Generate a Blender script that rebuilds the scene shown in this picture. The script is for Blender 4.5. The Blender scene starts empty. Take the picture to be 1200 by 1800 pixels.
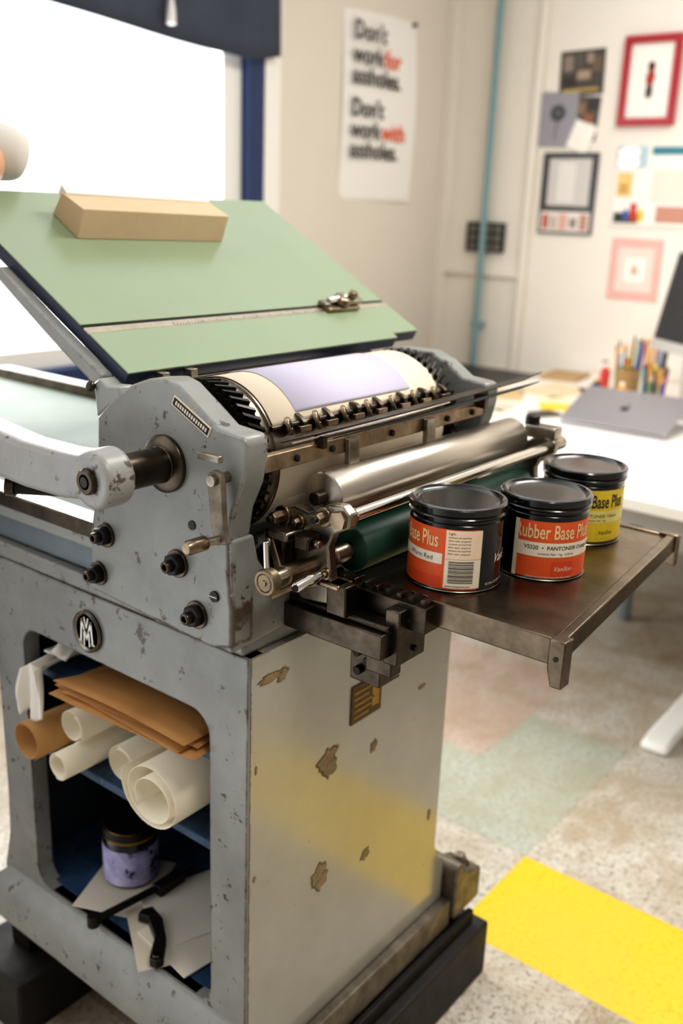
import bpy, math, random
from mathutils import Vector, Matrix
random.seed(4)
PI=math.pi
# ------------------------------------------------------------------ helpers
def hx(h):
    h=h.lstrip('#'); c=[int(h[i:i+2],16)/255 for i in (0,2,4)]
    return tuple((x/12.92 if x<=.04045 else ((x+.055)/1.055)**2.4) for x in c)+(1,)
MATS={}
def mat(name,color,rough=.5,metal=0.0,var=0.0,scale=20,color2=None,bump=0.0,bscale=60,chip=None,chipamt=0.5,chipscale=35,edge=False,coat=0,thr=.62,emit=0,trans=0,streak=None,spec=.5,coat_ior=1.5,coat_r=.1,edgeamt=.22):
    if name in MATS: return MATS[name]
    m=bpy.data.materials.new(name); m.use_nodes=True; nt=m.node_tree; N=nt.nodes; L=nt.links
    b=N['Principled BSDF']
    c=hx(color) if isinstance(color,str) else color
    b.inputs['Roughness'].default_value=rough; b.inputs['Metallic'].default_value=metal
    b.inputs['Base Color'].default_value=c
    b.inputs['Specular IOR Level'].default_value=spec
    if coat: b.inputs['Coat Weight'].default_value=coat; b.inputs['Coat Roughness'].default_value=coat_r; b.inputs['Coat IOR'].default_value=coat_ior
    if trans: b.inputs['Transmission Weight'].default_value=trans
    if emit: b.inputs['Emission Color'].default_value=c; b.inputs['Emission Strength'].default_value=emit
    tc=N.new('ShaderNodeTexCoord'); src=tc.outputs['Object']
    if streak:
        mp=N.new('ShaderNodeMapping'); mp.inputs['Scale'].default_value=streak; L.new(src,mp.inputs[0]); ssrc=mp.outputs[0]
    else: ssrc=src
    out=None
    if var or color2:
        n=N.new('ShaderNodeTexNoise'); n.inputs['Scale'].default_value=scale; n.inputs['Detail'].default_value=6; n.inputs['Roughness'].default_value=.65
        L.new(ssrc,n.inputs['Vector'])
        r=N.new('ShaderNodeValToRGB'); L.new(n.outputs[0],r.inputs[0])
        c2=hx(color2) if color2 else tuple(x*(1-var) for x in c[:3])+(1,)
        r.color_ramp.elements[0].position=.35; r.color_ramp.elements[1].position=.65
        r.color_ramp.elements[0].color=c2; r.color_ramp.elements[1].color=c
        out=r.outputs[0]
        rr=N.new('ShaderNodeMapRange'); L.new(n.outputs[0],rr.inputs[0]); rr.inputs[3].default_value=min(1,rough*1.3); rr.inputs[4].default_value=rough*.8
        L.new(rr.outputs[0],b.inputs['Roughness'])
    if chip:
        n2=N.new('ShaderNodeTexNoise'); n2.inputs['Scale'].default_value=chipscale; n2.inputs['Detail'].default_value=8; n2.inputs['Roughness'].default_value=.7
        L.new(src,n2.inputs['Vector'])
        gt=N.new('ShaderNodeMath'); gt.operation='GREATER_THAN'; gt.inputs[1].default_value=thr
        if edge:
            bv=N.new('ShaderNodeBevel'); bv.samples=4; bv.inputs['Radius'].default_value=.006
            g=N.new('ShaderNodeNewGeometry'); dt=N.new('ShaderNodeVectorMath'); dt.operation='DOT_PRODUCT'
            L.new(bv.outputs[0],dt.inputs[0]); L.new(g.outputs['Normal'],dt.inputs[1])
            mr=N.new('ShaderNodeMapRange'); L.new(dt.outputs['Value'],mr.inputs[0]); mr.inputs[1].default_value=1.0; mr.inputs[2].default_value=.85; mr.inputs[3].default_value=0; mr.inputs[4].default_value=edgeamt
            ad=N.new('ShaderNodeMath'); L.new(n2.outputs[0],ad.inputs[0]); L.new(mr.outputs[0],ad.inputs[1]); L.new(ad.outputs[0],gt.inputs[0])
        else: L.new(n2.outputs[0],gt.inputs[0])
        mx=N.new('ShaderNodeMix'); mx.data_type='RGBA'; L.new(gt.outputs[0],mx.inputs['Factor'])
        if out: L.new(out,mx.inputs['A'])
        else: mx.inputs['A'].default_value=c
        mx.inputs['B'].default_value=hx(chip); out=mx.outputs['Result']
    if out: L.new(out,b.inputs['Base Color'])
    if bump:
        nb=N.new('ShaderNodeTexNoise'); nb.inputs['Scale'].default_value=bscale; nb.inputs['Detail'].default_value=5; L.new(ssrc,nb.inputs['Vector'])
        bp=N.new('ShaderNodeBump'); bp.inputs['Strength'].default_value=bump; bp.inputs['Distance'].default_value=.002; L.new(nb.outputs[0],bp.inputs['Height']); L.new(bp.outputs[0],b.inputs['Normal'])
    MATS[name]=m; return m

def textgeo(body,size,bold=0.0,align='LEFT',spacing=1.0,shear=0):
    c=bpy.data.curves.new('tmp','FONT'); c.body=body; c.size=size; c.offset=bold; c.resolution_u=3; c.align_x=align; c.space_character=spacing; c.shear=shear
    o=bpy.data.objects.new('tmp',c); bpy.context.scene.collection.objects.link(o)
    bpy.context.view_layer.update()
    me=bpy.data.meshes.new_from_object(o.evaluated_get(bpy.context.evaluated_depsgraph_get()))
    vs=[(v.co.x,v.co.y) for v in me.vertices]; fs=[tuple(p.vertices) for p in me.polygons]
    bpy.data.objects.remove(o); bpy.data.curves.remove(c); bpy.data.meshes.remove(me)
    return vs,fs

WLOC={}
def ray(poly,c,a):
    dx,dy=math.cos(a),math.sin(a); best=0
    for i in range(len(poly)):
        x1,y1=poly[i][0]-c[0],poly[i][1]-c[1]; x2,y2=poly[(i+1)%len(poly)][0]-c[0],poly[(i+1)%len(poly)][1]-c[1]
        ex,ey=x2-x1,y2-y1; den=dx*ey-dy*ex
        if abs(den)<1e-12: continue
        t=(x1*ey-y1*ex)/den; s=(x1*dy-y1*dx)/den
        if t>0 and -1e-6<=s<=1+1e-6: best=max(best,t)
    return (c[0]+dx*best,c[1]+dy*best)
def rrect(x0,x1,y0,y1,r,n=6):
    p=[]
    for cx,cy,a0 in ((x1-r,y1-r,0),(x0+r,y1-r,90),(x0+r,y0+r,180),(x1-r,y0+r,270)):
        for i in range(n+1):
            a=math.radians(a0+90*i/n); p.append((cx+r*math.cos(a),cy+r*math.sin(a)))
    return p
def ax3(axis,a,p):
    return (a,p[0],p[1]) if axis=='X' else ((p[0],a,p[1]) if axis=='Y' else (p[0],p[1],a))
class MB:
    def __init__(s,M=None): s.v=[];s.f=[];s.m=[];s.mats=[];s.M=M
    def mi(s,mt):
        if mt not in s.mats: s.mats.append(mt)
        return s.mats.index(mt)
    def add(s,vs,fs,mt):
        b=len(s.v); k=s.mi(mt)
        for v in vs:
            v=Vector(v); s.v.append(s.M@v if s.M else v)
        for f in fs: s.f.append(tuple(i+b for i in f)); s.m.append(k)
        return s
    def box(s,x0,x1,y0,y1,z0,z1,mt,R=None):
        vs=[Vector((x,y,z)) for x in (x0,x1) for y in (y0,y1) for z in (z0,z1)]
        if R:
            c=Vector(((x0+x1)/2,(y0+y1)/2,(z0+z1)/2)); vs=[c+R@(v-c) for v in vs]
        return s.add(vs,[(0,1,3,2),(4,6,7,5),(0,4,5,1),(2,3,7,6),(0,2,6,4),(1,5,7,3)],mt)
    def prism(s,pts,axis,a0,a1,mt,twist=None):
        n=len(pts); vs=[ax3(axis,a0,p) for p in pts]+[ax3(axis,a1,p) for p in (twist or pts)]
        fs=[(i,(i+1)%n,n+(i+1)%n,n+i) for i in range(n)]+[tuple(range(n))[::-1],tuple(range(n,2*n))]
        return s.add(vs,fs,mt)
    def ring(s,inner,outer,axis,a0,a1,mt,c=None):
        if c is None: c=(sum(p[0] for p in inner)/len(inner),sum(p[1] for p in inner)/len(inner))
        an=sorted(set(round(math.atan2(p[1]-c[1],p[0]-c[0]),5) for p in inner+outer))
        n=len(an); I=[ray(inner,c,a) for a in an]; O=[ray(outer,c,a) for a in an]
        vs=[ax3(axis,a,p) for a in (a0,a1) for P in (I,O) for p in P]
        fs=[]
        for i in range(n):
            j=(i+1)%n
            fs+= [(i,j,n+j,n+i),(2*n+i,3*n+i,3*n+j,2*n+j),(n+i,n+j,3*n+j,3*n+i),(i,2*n+i,2*n+j,j)]
        return s.add(vs,fs,mt)
    def lathe(s,prof,base,d,mt,n=40):
        d=Vector(d).normalized(); base=Vector(base)
        a=d.orthogonal().normalized(); b=d.cross(a)
        vs=[];k=len(prof)
        for i in range(n):
            t=2*PI*i/n
            for r,h in prof: vs.append(base+d*h+(a*math.cos(t)+b*math.sin(t))*r)
        fs=[(i*k+j,((i+1)%n)*k+j,((i+1)%n)*k+j+1,i*k+j+1) for i in range(n) for j in range(k-1)]
        if prof[0][0]>1e-6: fs.append(tuple(i*k for i in range(n))[::-1])
        if prof[-1][0]>1e-6: fs.append(tuple(i*k+k-1 for i in range(n)))
        return s.add(vs,fs,mt)
    def cyl(s,p0,p1,r,mt,n=32,r1=None,ch=0):
        p0=Vector(p0);p1=Vector(p1);L=(p1-p0).length
        r1=r if r1 is None else r1
        if ch: pr=[(r-ch,0),(r,ch),(r1,L-ch),(r1-ch,L)]
        else: pr=[(r,0),(r1,L)]
        return s.lathe(pr,p0,p1-p0,mt,n)
    def tube(s,p0,p1,r,ri,mt,n=32):
        p0=Vector(p0);p1=Vector(p1);L=(p1-p0).length
        return s.lathe([(ri,0),(r,0),(r,L),(ri,L),(ri,0)],p0,p1-p0,mt,n)
    def path(s,pts,r,mt,n=10):
        pts=[Vector(p) for p in pts]; vs=[];up=Vector((.13,.21,.97))
        for i,p in enumerate(pts):
            d=(pts[min(i+1,len(pts)-1)]-pts[max(i-1,0)]).normalized()
            a=d.cross(up).normalized(); b=d.cross(a)
            rr=r[i] if isinstance(r,(list,tuple)) else r
            for k in range(n):
                t=2*PI*k/n; vs.append(p+(a*math.cos(t)+b*math.sin(t))*rr)
        fs=[(i*n+k,i*n+(k+1)%n,(i+1)*n+(k+1)%n,(i+1)*n+k) for i in range(len(pts)-1) for k in range(n)]
        fs+=[tuple(range(n))[::-1],tuple(range((len(pts)-1)*n,len(pts)*n))]
        return s.add(vs,fs,mt)
    def grid(s,fn,nu,nv,mt):
        vs=[fn(i/nu,j/nv) for i in range(nu+1) for j in range(nv+1)]
        fs=[(i*(nv+1)+j,(i+1)*(nv+1)+j,(i+1)*(nv+1)+j+1,i*(nv+1)+j+1) for i in range(nu) for j in range(nv)]
        return s.add(vs,fs,mt)
    def text(s,body,size,fn,mt,**k):
        vs,fs=textgeo(body,size,**k)
        return s.add([fn(x,y) for x,y in vs],fs,mt)
    def done(s,name,parent=None,bevel=0,smooth=35,seg=2,solid=0,sub=0,**props):
        xs=[v.x for v in s.v];ys=[v.y for v in s.v];zs=[v.z for v in s.v]
        c=Vector(((min(xs)+max(xs))/2,(min(ys)+max(ys))/2,min(zs)))
        me=bpy.data.meshes.new(name); me.from_pydata([tuple(v-c) for v in s.v],[],s.f); 
        for m in s.mats: me.materials.append(m)
        me.polygons.foreach_set('material_index',s.m)
        me.polygons.foreach_set('use_smooth',[True]*len(s.f)); me.update()
        me.set_sharp_from_angle(angle=math.radians(smooth))
        o=bpy.data.objects.new(name,me); bpy.context.scene.collection.objects.link(o)
        WLOC[o.name]=c
        if parent is not None: o.parent=parent; o.location=c-WLOC[parent.name]
        else: o.location=c
        if solid: q=o.modifiers.new('s','SOLIDIFY'); q.thickness=solid; q.offset=0
        if sub: q=o.modifiers.new('u','SUBSURF'); q.levels=sub; q.render_levels=sub
        if bevel:
            q=o.modifiers.new('b','BEVEL'); q.width=bevel; q.segments=seg; q.limit_method='ANGLE'; q.angle_limit=math.radians(40); q.harden_normals=False
        for k,v in props.items(): o[k]=v
        return o
def empty(name,loc,label,cat,**p):
    e=bpy.data.objects.new(name,None); e.empty_display_size=.05; e.location=loc; bpy.context.scene.collection.objects.link(e)
    WLOC[e.name]=Vector(loc); e['label']=label; e['category']=cat
    for k,v in p.items(): e[k]=v
    return e
def pempty(name,loc,parent):
    e=bpy.data.objects.new(name,None); e.empty_display_size=.03; bpy.context.scene.collection.objects.link(e)
    WLOC[e.name]=Vector(loc); e.parent=parent; e.location=Vector(loc)-WLOC[parent.name]; return e

# ------------------------------------------------------------------ materials
paint=mat('grey_enamel','#8f908c',.33,.0,var=.28,scale=7,chip='#4a3d33',chipscale=38,edge=True,thr=.625,bump=.12,bscale=90)
panelm=mat('lit_panel_enamel','#a8a69c',.28,.0,var=.14,scale=5,chip='#6d5a42',chipscale=30,edge=True,thr=.70,bump=.10,bscale=18,coat=1,coat_ior=1.85,coat_r=.17)  # same grey enamel, colour made lighter to stand for light on the end
paint_l=mat('light_grey_enamel','#9d9f9c',.3,.0,var=.18,scale=5,chip='#6a5c4e',chipscale=30,edge=True,thr=.64,bump=.1)
paint_crank=mat('chipped_crank_enamel','#a1a09d',.35,.0,var=.2,scale=9,chip='#5d534a',chipscale=24,edge=True,thr=.57,bump=.15,edgeamt=.16)
paint_bed=mat('green_grey_bed','#8b958c',.7,var=.08,scale=4,spec=.15)
navy=mat('navy_enamel','#1b2740',.4,var=.3,scale=30)
navyshelf=mat('dark_blue_shelf','#355577',.5,var=.5,scale=25,chip='#8a8474',chipscale=60,thr=.66)
green=mat('green_linoleum','#90a082',.24,var=.06,scale=3,bump=.04,bscale=150)
steel=mat('worn_steel','#b1a798',.3,1,var=.5,scale=30,bump=.06,bscale=120)
bracketm=mat('worn_foot_steel','#8f8576',.5,.7,var=.5,scale=30,bump=.1)
barm=mat('worn_bar_steel','#b39a7c',.38,.85,var=.5,scale=35,bump=.06,bscale=120)
steel_d=mat('oily_dark_steel','#5f554a',.32,1,var=.55,scale=18,bump=.12,bscale=60)
shelfm=mat('oily_steel_shelf','#8c7c69',.28,1,color2='#50463b',scale=7,bump=.08,bscale=30,chip='#a8988a',chipscale=90,thr=.72)
chrome=mat('brushed_roller_steel','#cac1b6',.33,1,var=.15,scale=5,streak=(1,12,12))
polish=mat('polished_steel','#dcd6ce',.2,1)
nickel=mat('warm_nickel','#a08e78',.28,1,var=.45,scale=40)
gearm=mat('gear_steel','#3a3632',.33,.9,var=.5,scale=40,bump=.1)
blackm=mat('black_iron','#1b1815',.45,.3,var=.3,scale=50,bump=.15)
rubber=mat('green_rubber','#10402f',.5,var=.2,scale=8)
cream=mat('tympan_paper','#eadcc5',.6,var=.03,scale=6)
lav=mat('lavender_paper','#c6c1d6',.65)
brass=mat('brass','#b08d4a',.35,1,var=.3,scale=30)
white=mat('white_paper','#f0ebe2',.7)
creamroll=mat('cream_paper','#f3ead4',.7,var=.03,scale=5)
kraft=mat('kraft_paper','#bb8850',.75,var=.14,scale=9,bump=.12,bscale=20)
kraftroll=mat('kraft_roll','#c3945a',.65,var=.10,scale=12)
tan=mat('cardboard','#d5bc9b',.7,var=.06,scale=14,bump=.1,bscale=80)
rust=mat('bare_patch','#a58f6c',.7,var=.3,scale=60)
rust2=mat('bare_patch_edge','#7e6848',.7,var=.35,scale=60)
timber=mat('black_timber','#201c1a',.6,var=.4,scale=20,bump=.4,bscale=30)
cloth=mat('white_cloth','#ebe6dc',.9,var=.05)
wallm=mat('cream_wall','#e1d9cd',.75,var=.03,scale=2,bump=.05,bscale=200)
wallm2=mat('cream_wall_paint','#e9e2d7',.7,var=.03,scale=2)
trimm=mat('white_trim','#f1efea',.5)
blue=mat('blue_frame','#1f3764',.45,var=.12,scale=20)
teal=mat('teal_conduit','#7f9ea4',.45)
blindm=mat('blind_fabric','#454b5b',.9,var=.15,scale=4)
bk=mat('black_plastic','#1c1c1d',.4)
red=mat('red_lacquer','#a5202b',.4)
inkk=mat('print_black','#2a2827',.7)
inkr=mat('print_red','#e8603a',.7)
orange=mat('orange_label','#e05c26',.45,var=.16,scale=30,chip='#2b1a14',chipscale=70,thr=.69)
yellow=mat('yellow_label','#dfc22c',.45,var=.14,scale=30,chip='#2b2414',chipscale=80,thr=.66)
labw=mat('label_white','#ebdec9',.5,var=.12,scale=50)
labt=mat('label_beige','#efd5b9',.5,var=.08,scale=60)
canb=mat('black_can_tin','#0e0d0e',.2,.2,coat=.4,var=.3,scale=40)
lidm=mat('black_can_lid','#111010',.25,.3,chip='#77716a',chipscale=160,thr=.71,coat=.6,bump=.2,bscale=90)
txtc=mat('label_cream_text','#eccb94',.5,var=.15,scale=60)
desktop=mat('white_laminate','#ece7de',.35)
alum=mat('aluminium','#a9a6aa',.35,.7)
alumw=mat('silver_aluminium','#c9c7c4',.4,.6)
screen=mat('dark_screen','#2c2d31',.25)
skin=mat('skin','#d9a586',.5)
def poly(c):
    return mat('colour_'+c.strip('#'),c,.6)
D=poly
# ------------------------------------------------------------------ room
def floor_mat(name,base,d1,d2,amt=.5,seams=True,lo=.36,hi=.50):
    m=bpy.data.materials.new(name); m.use_nodes=True; nt=m.node_tree; N=nt.nodes; L=nt.links; b=N['Principled BSDF']; b.inputs['Roughness'].default_value=.36
    g=N.new('ShaderNodeNewGeometry')
    n1=N.new('ShaderNodeTexNoise'); n1.inputs['Scale'].default_value=85; n1.inputs['Detail'].default_value=6; n1.inputs['Roughness'].default_value=.8; L.new(g.outputs['Position'],n1.inputs['Vector'])
    r1=N.new('ShaderNodeValToRGB'); L.new(n1.outputs[0],r1.inputs[0]); E=r1.color_ramp.elements
    E[0].position=lo; E[0].color=hx(d1); E[1].position=hi; E[1].color=hx(base)
    n2=N.new('ShaderNodeTexNoise'); n2.inputs['Scale'].default_value=4.2; n2.inputs['Detail'].default_value=9; n2.inputs['Roughness'].default_value=.74; n2.inputs['Distortion'].default_value=.9; L.new(g.outputs['Position'],n2.inputs['Vector'])
    r2=N.new('ShaderNodeValToRGB'); L.new(n2.outputs[0],r2.inputs[0]); E=r2.color_ramp.elements
    E[0].position=.42;E[0].color=(0,0,0,1);E[1].position=.62;E[1].color=(amt,amt,amt,1)
    mx=N.new('ShaderNodeMix'); mx.data_type='RGBA'; L.new(r2.outputs[0],mx.inputs['Factor']); L.new(r1.outputs[0],mx.inputs['A']); mx.inputs['B'].default_value=hx(d2)
    res=mx.outputs['Result']
    rr=N.new('ShaderNodeMapRange'); L.new(n2.outputs[0],rr.inputs[0]); rr.inputs[1].default_value=.3; rr.inputs[2].default_value=.7; rr.inputs[3].default_value=.25; rr.inputs[4].default_value=.5; L.new(rr.outputs[0],b.inputs['Roughness'])
    if seams:
        sp=N.new('ShaderNodeSeparateXYZ'); L.new(g.outputs['Position'],sp.inputs[0]); prev=None
        for k,off in (('X',1.80),('Y',.81)):
            a=N.new('ShaderNodeMath'); a.operation='SUBTRACT'; L.new(sp.outputs[k],a.inputs[0]); a.inputs[1].default_value=off-.305*30
            q=N.new('ShaderNodeMath'); q.operation='PINGPONG'; q.inputs[1].default_value=.1525; L.new(a.outputs[0],q.inputs[0])
            l=N.new('ShaderNodeMath'); l.operation='LESS_THAN'; l.inputs[1].default_value=.0010; L.new(q.outputs[0],l.inputs[0])
            if prev: 
                x=N.new('ShaderNodeMath'); x.operation='MAXIMUM'; L.new(prev.outputs[0],x.inputs[0]); L.new(l.outputs[0],x.inputs[1]); prev=x
            else: prev=l
        fa=N.new('ShaderNodeMath'); fa.operation='MULTIPLY'; L.new(prev.outputs[0],fa.inputs[0]); fa.inputs[1].default_value=.6
        m2=N.new('ShaderNodeMix'); m2.data_type='RGBA'; L.new(fa.outputs[0],m2.inputs['Factor']); L.new(res,m2.inputs['A']); m2.inputs['B'].default_value=hx('#80766a'); res=m2.outputs['Result']
    L.new(res,b.inputs['Base Color']); return m
F0=floor_mat('speckled_tile','#cec7ba','#4c463e','#a4937a',.8)
F1=floor_mat('yellow_tile','#e6c236','#cfa820','#dab83a',.6,seams=False)
F2=floor_mat('green_tile','#b7b9aa','#75796b','#a19d87',.8)
F3=floor_mat('pink_tile','#c6b4a6','#857366','#a8907a',.8)
F4=floor_mat('beige_tile','#c2b7a4','#5f564b','#917f60',.9)
mb=MB(); s=.305
for i in range(-6,12):
    for j in range(-12,8):
        x0=1.80+i*s; y0=.81+j*s
        if x0>4.25 or y0>2.75: continue
        m=F0
        if i==-1 and -3<=j<=-1: m=F1
        elif (i,j) in ((0,0),(1,0),(0,1)): m=F2
        elif (i,j) in ((2,1),(1,1),(2,2)): m=F3
        elif (i*7+j*5)%4==0: m=F4
        mb.add([(x0,y0,0),(min(x0+s,4.3),y0,0),(min(x0+s,4.3),min(y0+s,2.8),0),(x0,min(y0+s,2.8),0)],[(0,1,2,3)],m)
mb.done('floor',kind='structure')
WY=2.7; WX=4.2
mb=MB()
mb.box(-.6,WX,WY,WY+.12,0,.83,wallm); mb.box(2.90,WX,WY,WY+.12,.83,3.1,wallm); mb.box(-.6,2.90,WY,WY+.12,2.55,3.1,wallm); mb.box(-.6,.6,WY,WY+.12,.83,2.55,wallm)
mb.done('wall_back',kind='structure')
MB().box(WX,WX+.1,-2.0,WY+.12,0,3.1,wallm2).done('wall_right',kind='structure')
mb=MB()
o=[(.6,.83),(2.90,.83),(2.90,2.55),(.6,2.55)]; i1=[(.68,.886),(2.815,.886),(2.815,2.47),(.68,2.47)]; i2=[(.76,.95),(2.715,.95),(2.715,2.40),(.76,2.40)]
mb.ring(i1,o,'Y',WY-.02,WY+.06,blue); mb.ring(i2,i1,'Y',WY+.02,WY+.08,trimm)
mb.done('window_1',kind='structure',bevel=.004)
MB().ring([(.6,.83),(2.90,.83),(2.90,2.55),(.6,2.55)],[(.50,.76),(2.99,.76),(2.99,2.65),(.50,2.65)],'Y',WY-.018,WY,trimm).done('trim_1',kind='structure',bevel=.003)
MB().box(WX-.03,WX,2.205,2.235,0,3.1,wallm2).done('trim_2',kind='structure',bevel=.003)
MB().box(WX-.02,WX,2.235,WY,1.14,1.17,wallm2).done('trim_3',kind='structure',bevel=.003)
MB().box(WX-.05,WX,WY-.05,WY,0,3.1,wallm2).done('trim_4',kind='structure',bevel=.003)
# blind
bl=empty('window_blind',(1.8,WY-.03,1.95),'dark grey-blue fabric blind pulled partly down over the window','blind')
def bf(u,v):
    x=.56+2.38*u; zb=2.05-.125*u-.010*math.sin(PI*max(0,(u-.5)*2))+.03*max(0,(u-.95)/.05)
    return (x,WY-.045+.012*math.sin(u*17)*(1-v),zb+(2.6-zb)*v)
MB().grid(bf,48,10,blindm).done('fabric',bl,solid=.006)
MB().cyl((.56,WY-.05,2.6),(2.94,WY-.05,2.6),.03,blindm).done('roller_tube',bl)
mb=MB(); mb.path([(2.385,WY-.075,2.30),(2.385,WY-.075,2.03)],.003,trimm); mb.lathe([(0,0),(.016,.005),(.014,.05),(.005,.10),(0,.11)],(2.385,WY-.075,1.975),(0,0,1),trimm,16); mb.done('pull_cord',bl)
mb=MB(); mb.cyl((WX-.045,2.43,.0),(WX-.045,2.43,3.05),.016,teal,16)
for z in (.9,2.6): mb.box(WX-.05,WX,2.405,2.455,z,z+.022,teal)
mb.done('conduit_pipe',label='thin teal vertical conduit pipe clipped to the cream wall',category='pipe')
mb=MB(); mb.box(WX-.022,WX,2.335,2.535,1.25,1.385,bk); gg=D('#77726b')
for a in range(4):
    for c_ in range(3): mb.box(WX-.0235,WX-.0215,2.347+a*.046,2.380+a*.046,1.260+c_*.041,1.288+c_*.041,gg)
mb.done('wall_grille_plate',bevel=.002,label='black gridded plate on the wall behind the pipe',category='wall plate')

# ------------------------------------------------------------------ poster
po=empty('poster',(3.64,WY,1.46),'white paper poster with black and red slogan on the wall','poster')
mb=MB(); px0,px1,pz0,pz1=3.385,3.895,1.465,2.225
mb.grid(lambda u,v:(px0+(px1-px0)*u,WY+.0008-.0175*abs(math.sin(v*PI))*(.4+u)-.012*(1-v)**4*u,pz0+(pz1-pz0)*v),10,16,mat('poster_paper','#f0ede9',.6))
mb.done('paper',po)
T=lambda x0,z0:(lambda x,y:(x0+x,WY-.026,z0+y))
rows=[("Don't",None,2.095),("work ","for",2.005),("assholes.",None,1.925),("Don't",None,1.80),("work ","with",1.715),("assholes.",None,1.635)]
for a,b_,z in rows:
    mb=MB(); mb.text(a,.098,T(3.425,z),inkk,bold=.0016)
    if b_: mb.text(b_,.098,T(3.425+.222,z),inkr,bold=.0016)
    mb.done('lettering',po)
MB().lathe([(0,0),(.009,.002),(.009,.018),(0,.02)],(3.875,WY,2.205),(0,-1,0),bk,12).done('push_pin',po)

# ------------------------------------------------------------------ pictures on right wall
def wallbox(name,y0,y1,z0,z1,th,m,label,cat,extra=None,rot=0,bevel=0,**k):
    c=Vector((WX,(y0+y1)/2,(z0+z1)/2)); M=Matrix.Translation(c)@Matrix.Rotation(math.radians(rot),4,'X')@Matrix.Translation(-c)
    mb=MB(M); mb.box(WX-th,WX+.0006,y0,y1,z0,z1,m)
    if extra:
        for q,(a,b_,c_,d,mm) in enumerate(extra): mb.box(WX-th-.0008-.0003*q,WX-th+.0002,y1-(y1-y0)*b_,y1-(y1-y0)*a,z0+(z1-z0)*c_,z0+(z1-z0)*d,mm)
    return mb.done(name,bevel=bevel,label=label,category=cat,**k)
pf=empty('framed_picture',(WX,1.72,1.80),'red lacquered frame holding a small figure print','picture')
fy0,fy1,fz0,fz1=1.595,1.838,1.80,2.148
MB().ring([(fy0+.028,fz0+.03),(fy1-.028,fz0+.03),(fy1-.028,fz1-.03),(fy0+.028,fz1-.03)],[(fy0,fz0),(fy1,fz0),(fy1,fz1),(fy0,fz1)],'X',WX-.025,WX,red).done('frame',pf,bevel=.003)
MB().box(WX-.010,WX-.001,fy0+.02,fy1-.02,fz0+.02,fz1-.02,white).done('mat_board',pf)
mb=MB(); yc=1.715
def blob(mb,cy_,cz_,ry,rz,m,x=WX-.0112,n=18,wob=.12,sd=0):
    rg=random.Random(sd); pts=[(cy_+ry*math.cos(2*PI*i/n)*rg.uniform(1-wob,1+wob),cz_+rz*math.sin(2*PI*i/n)*rg.uniform(1-wob,1+wob)) for i in range(n)]
    mb.prism(pts,'X',x,x+.0012,m)
blob(mb,yc,2.028,.016,.022,D('#5a2a25'),sd=1); blob(mb,yc,1.985,.019,.03,D('#a4382c'),x=WX-.0115,sd=2); blob(mb,yc-.006,1.935,.008,.028,D('#463b36'),x=WX-.0118,sd=3); blob(mb,yc+.008,1.935,.007,.03,D('#463b36'),x=WX-.0121,sd=4)
mb.done('print',pf)
wallbox('photo_print',1.925,2.13,1.93,2.11,.004,D('#4b4541'),'dark photo print pinned to the wall','print',[(.08,.30,.55,.9,D('#8d7f73')),(.36,.52,.62,.95,D('#5d564f')),(.4,.7,.35,.55,D('#a6917c')),(.72,.95,.5,.85,D('#6e5a4c')),(.6,.75,.7,.92,D('#97887a')),(.1,.9,.08,.15,D('#b39b58')),(.1,.35,.2,.4,D('#37312d'))],rot=-2)
wallbox('photo_print',1.93,2.06,1.745,1.925,.004,D('#57504a'),'street scene photo print pinned below another','print',[(.1,.5,.6,.85,D('#8a6d54')),(.55,.95,.7,.95,D('#3c3632')),(.3,.9,.1,.4,D('#cbbf9f')),(.5,.8,.45,.6,D('#9c5b3c'))],rot=3)
mb_=wallbox('photo_print',2.03,2.215,1.72,1.945,.006,D('#96939a'),'grey flower print pinned to the wall','print',rot=2)
fl=MB(); 
for i in range(7):
    a=2*PI*i/7; blob(fl,2.12+.022*math.cos(a),1.86+.022*math.sin(a),.016,.014,D('#4c4a50'),x=WX-.0075-.0002*i,sd=i+10)
fl.prism([(2.121,1.84),(2.117,1.84),(2.128,1.75),(2.132,1.75)],'X',WX-.0075,WX-.0063,D('#4c4a50')); fl.done('flower_drawing',mb_)
wallbox('paper_note',1.945,2.05,1.70,1.82,.009,D('#f1ebe1'),'blank white note pinned over the prints','paper',rot=20)
wallbox('framed_photo',1.905,2.165,1.35,1.695,.012,bk,'black framed print with a pale sheet inside','picture',[(.12,.9,.35,.93,D('#c9c4bf')),(.30,.62,.40,.88,D('#dcd8d2')),(.04,.96,.03,.28,D('#e3dad2')),(.08,.2,.06,.24,D('#b65a4e')),(.25,.33,.06,.22,D('#a79c94')),(.38,.55,.05,.25,D('#d6a79c')),(.60,.72,.08,.2,D('#8a827a')),(.78,.92,.05,.25,D('#b98a7c'))],bevel=.001)
pbd=wallbox('picture_board',1.42,1.818,1.40,1.725,.010,D('#ece8df'),'white display board with colourful small prints','picture',[(.0,.34,.72,.99,D('#b3c6cc')),(.38,1,.88,.98,D('#3a7f8e')),(.03,.20,.36,.66,D('#dfc07a')),(.06,.16,.40,.52,D('#c89a54')),(.03,.30,.03,.16,D('#2c2b2b')),(.21,.28,.06,.28,D('#c23a2c')),(.30,.36,.05,.2,D('#e4b62c')),(.14,.19,.06,.20,D('#3b5fa8')),(.42,.8,.3,.7,D('#e0d8c9')),(.5,.9,.05,.25,D('#c08a76'))],bevel=.001)
mb=MB(); mb.text('S',.12,lambda x,y:(WX-.0155,1.805-x*1.5,1.640+y*.85),D('#ffffff'),bold=.010)
mb.done('letter_cutout',pbd)
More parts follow.
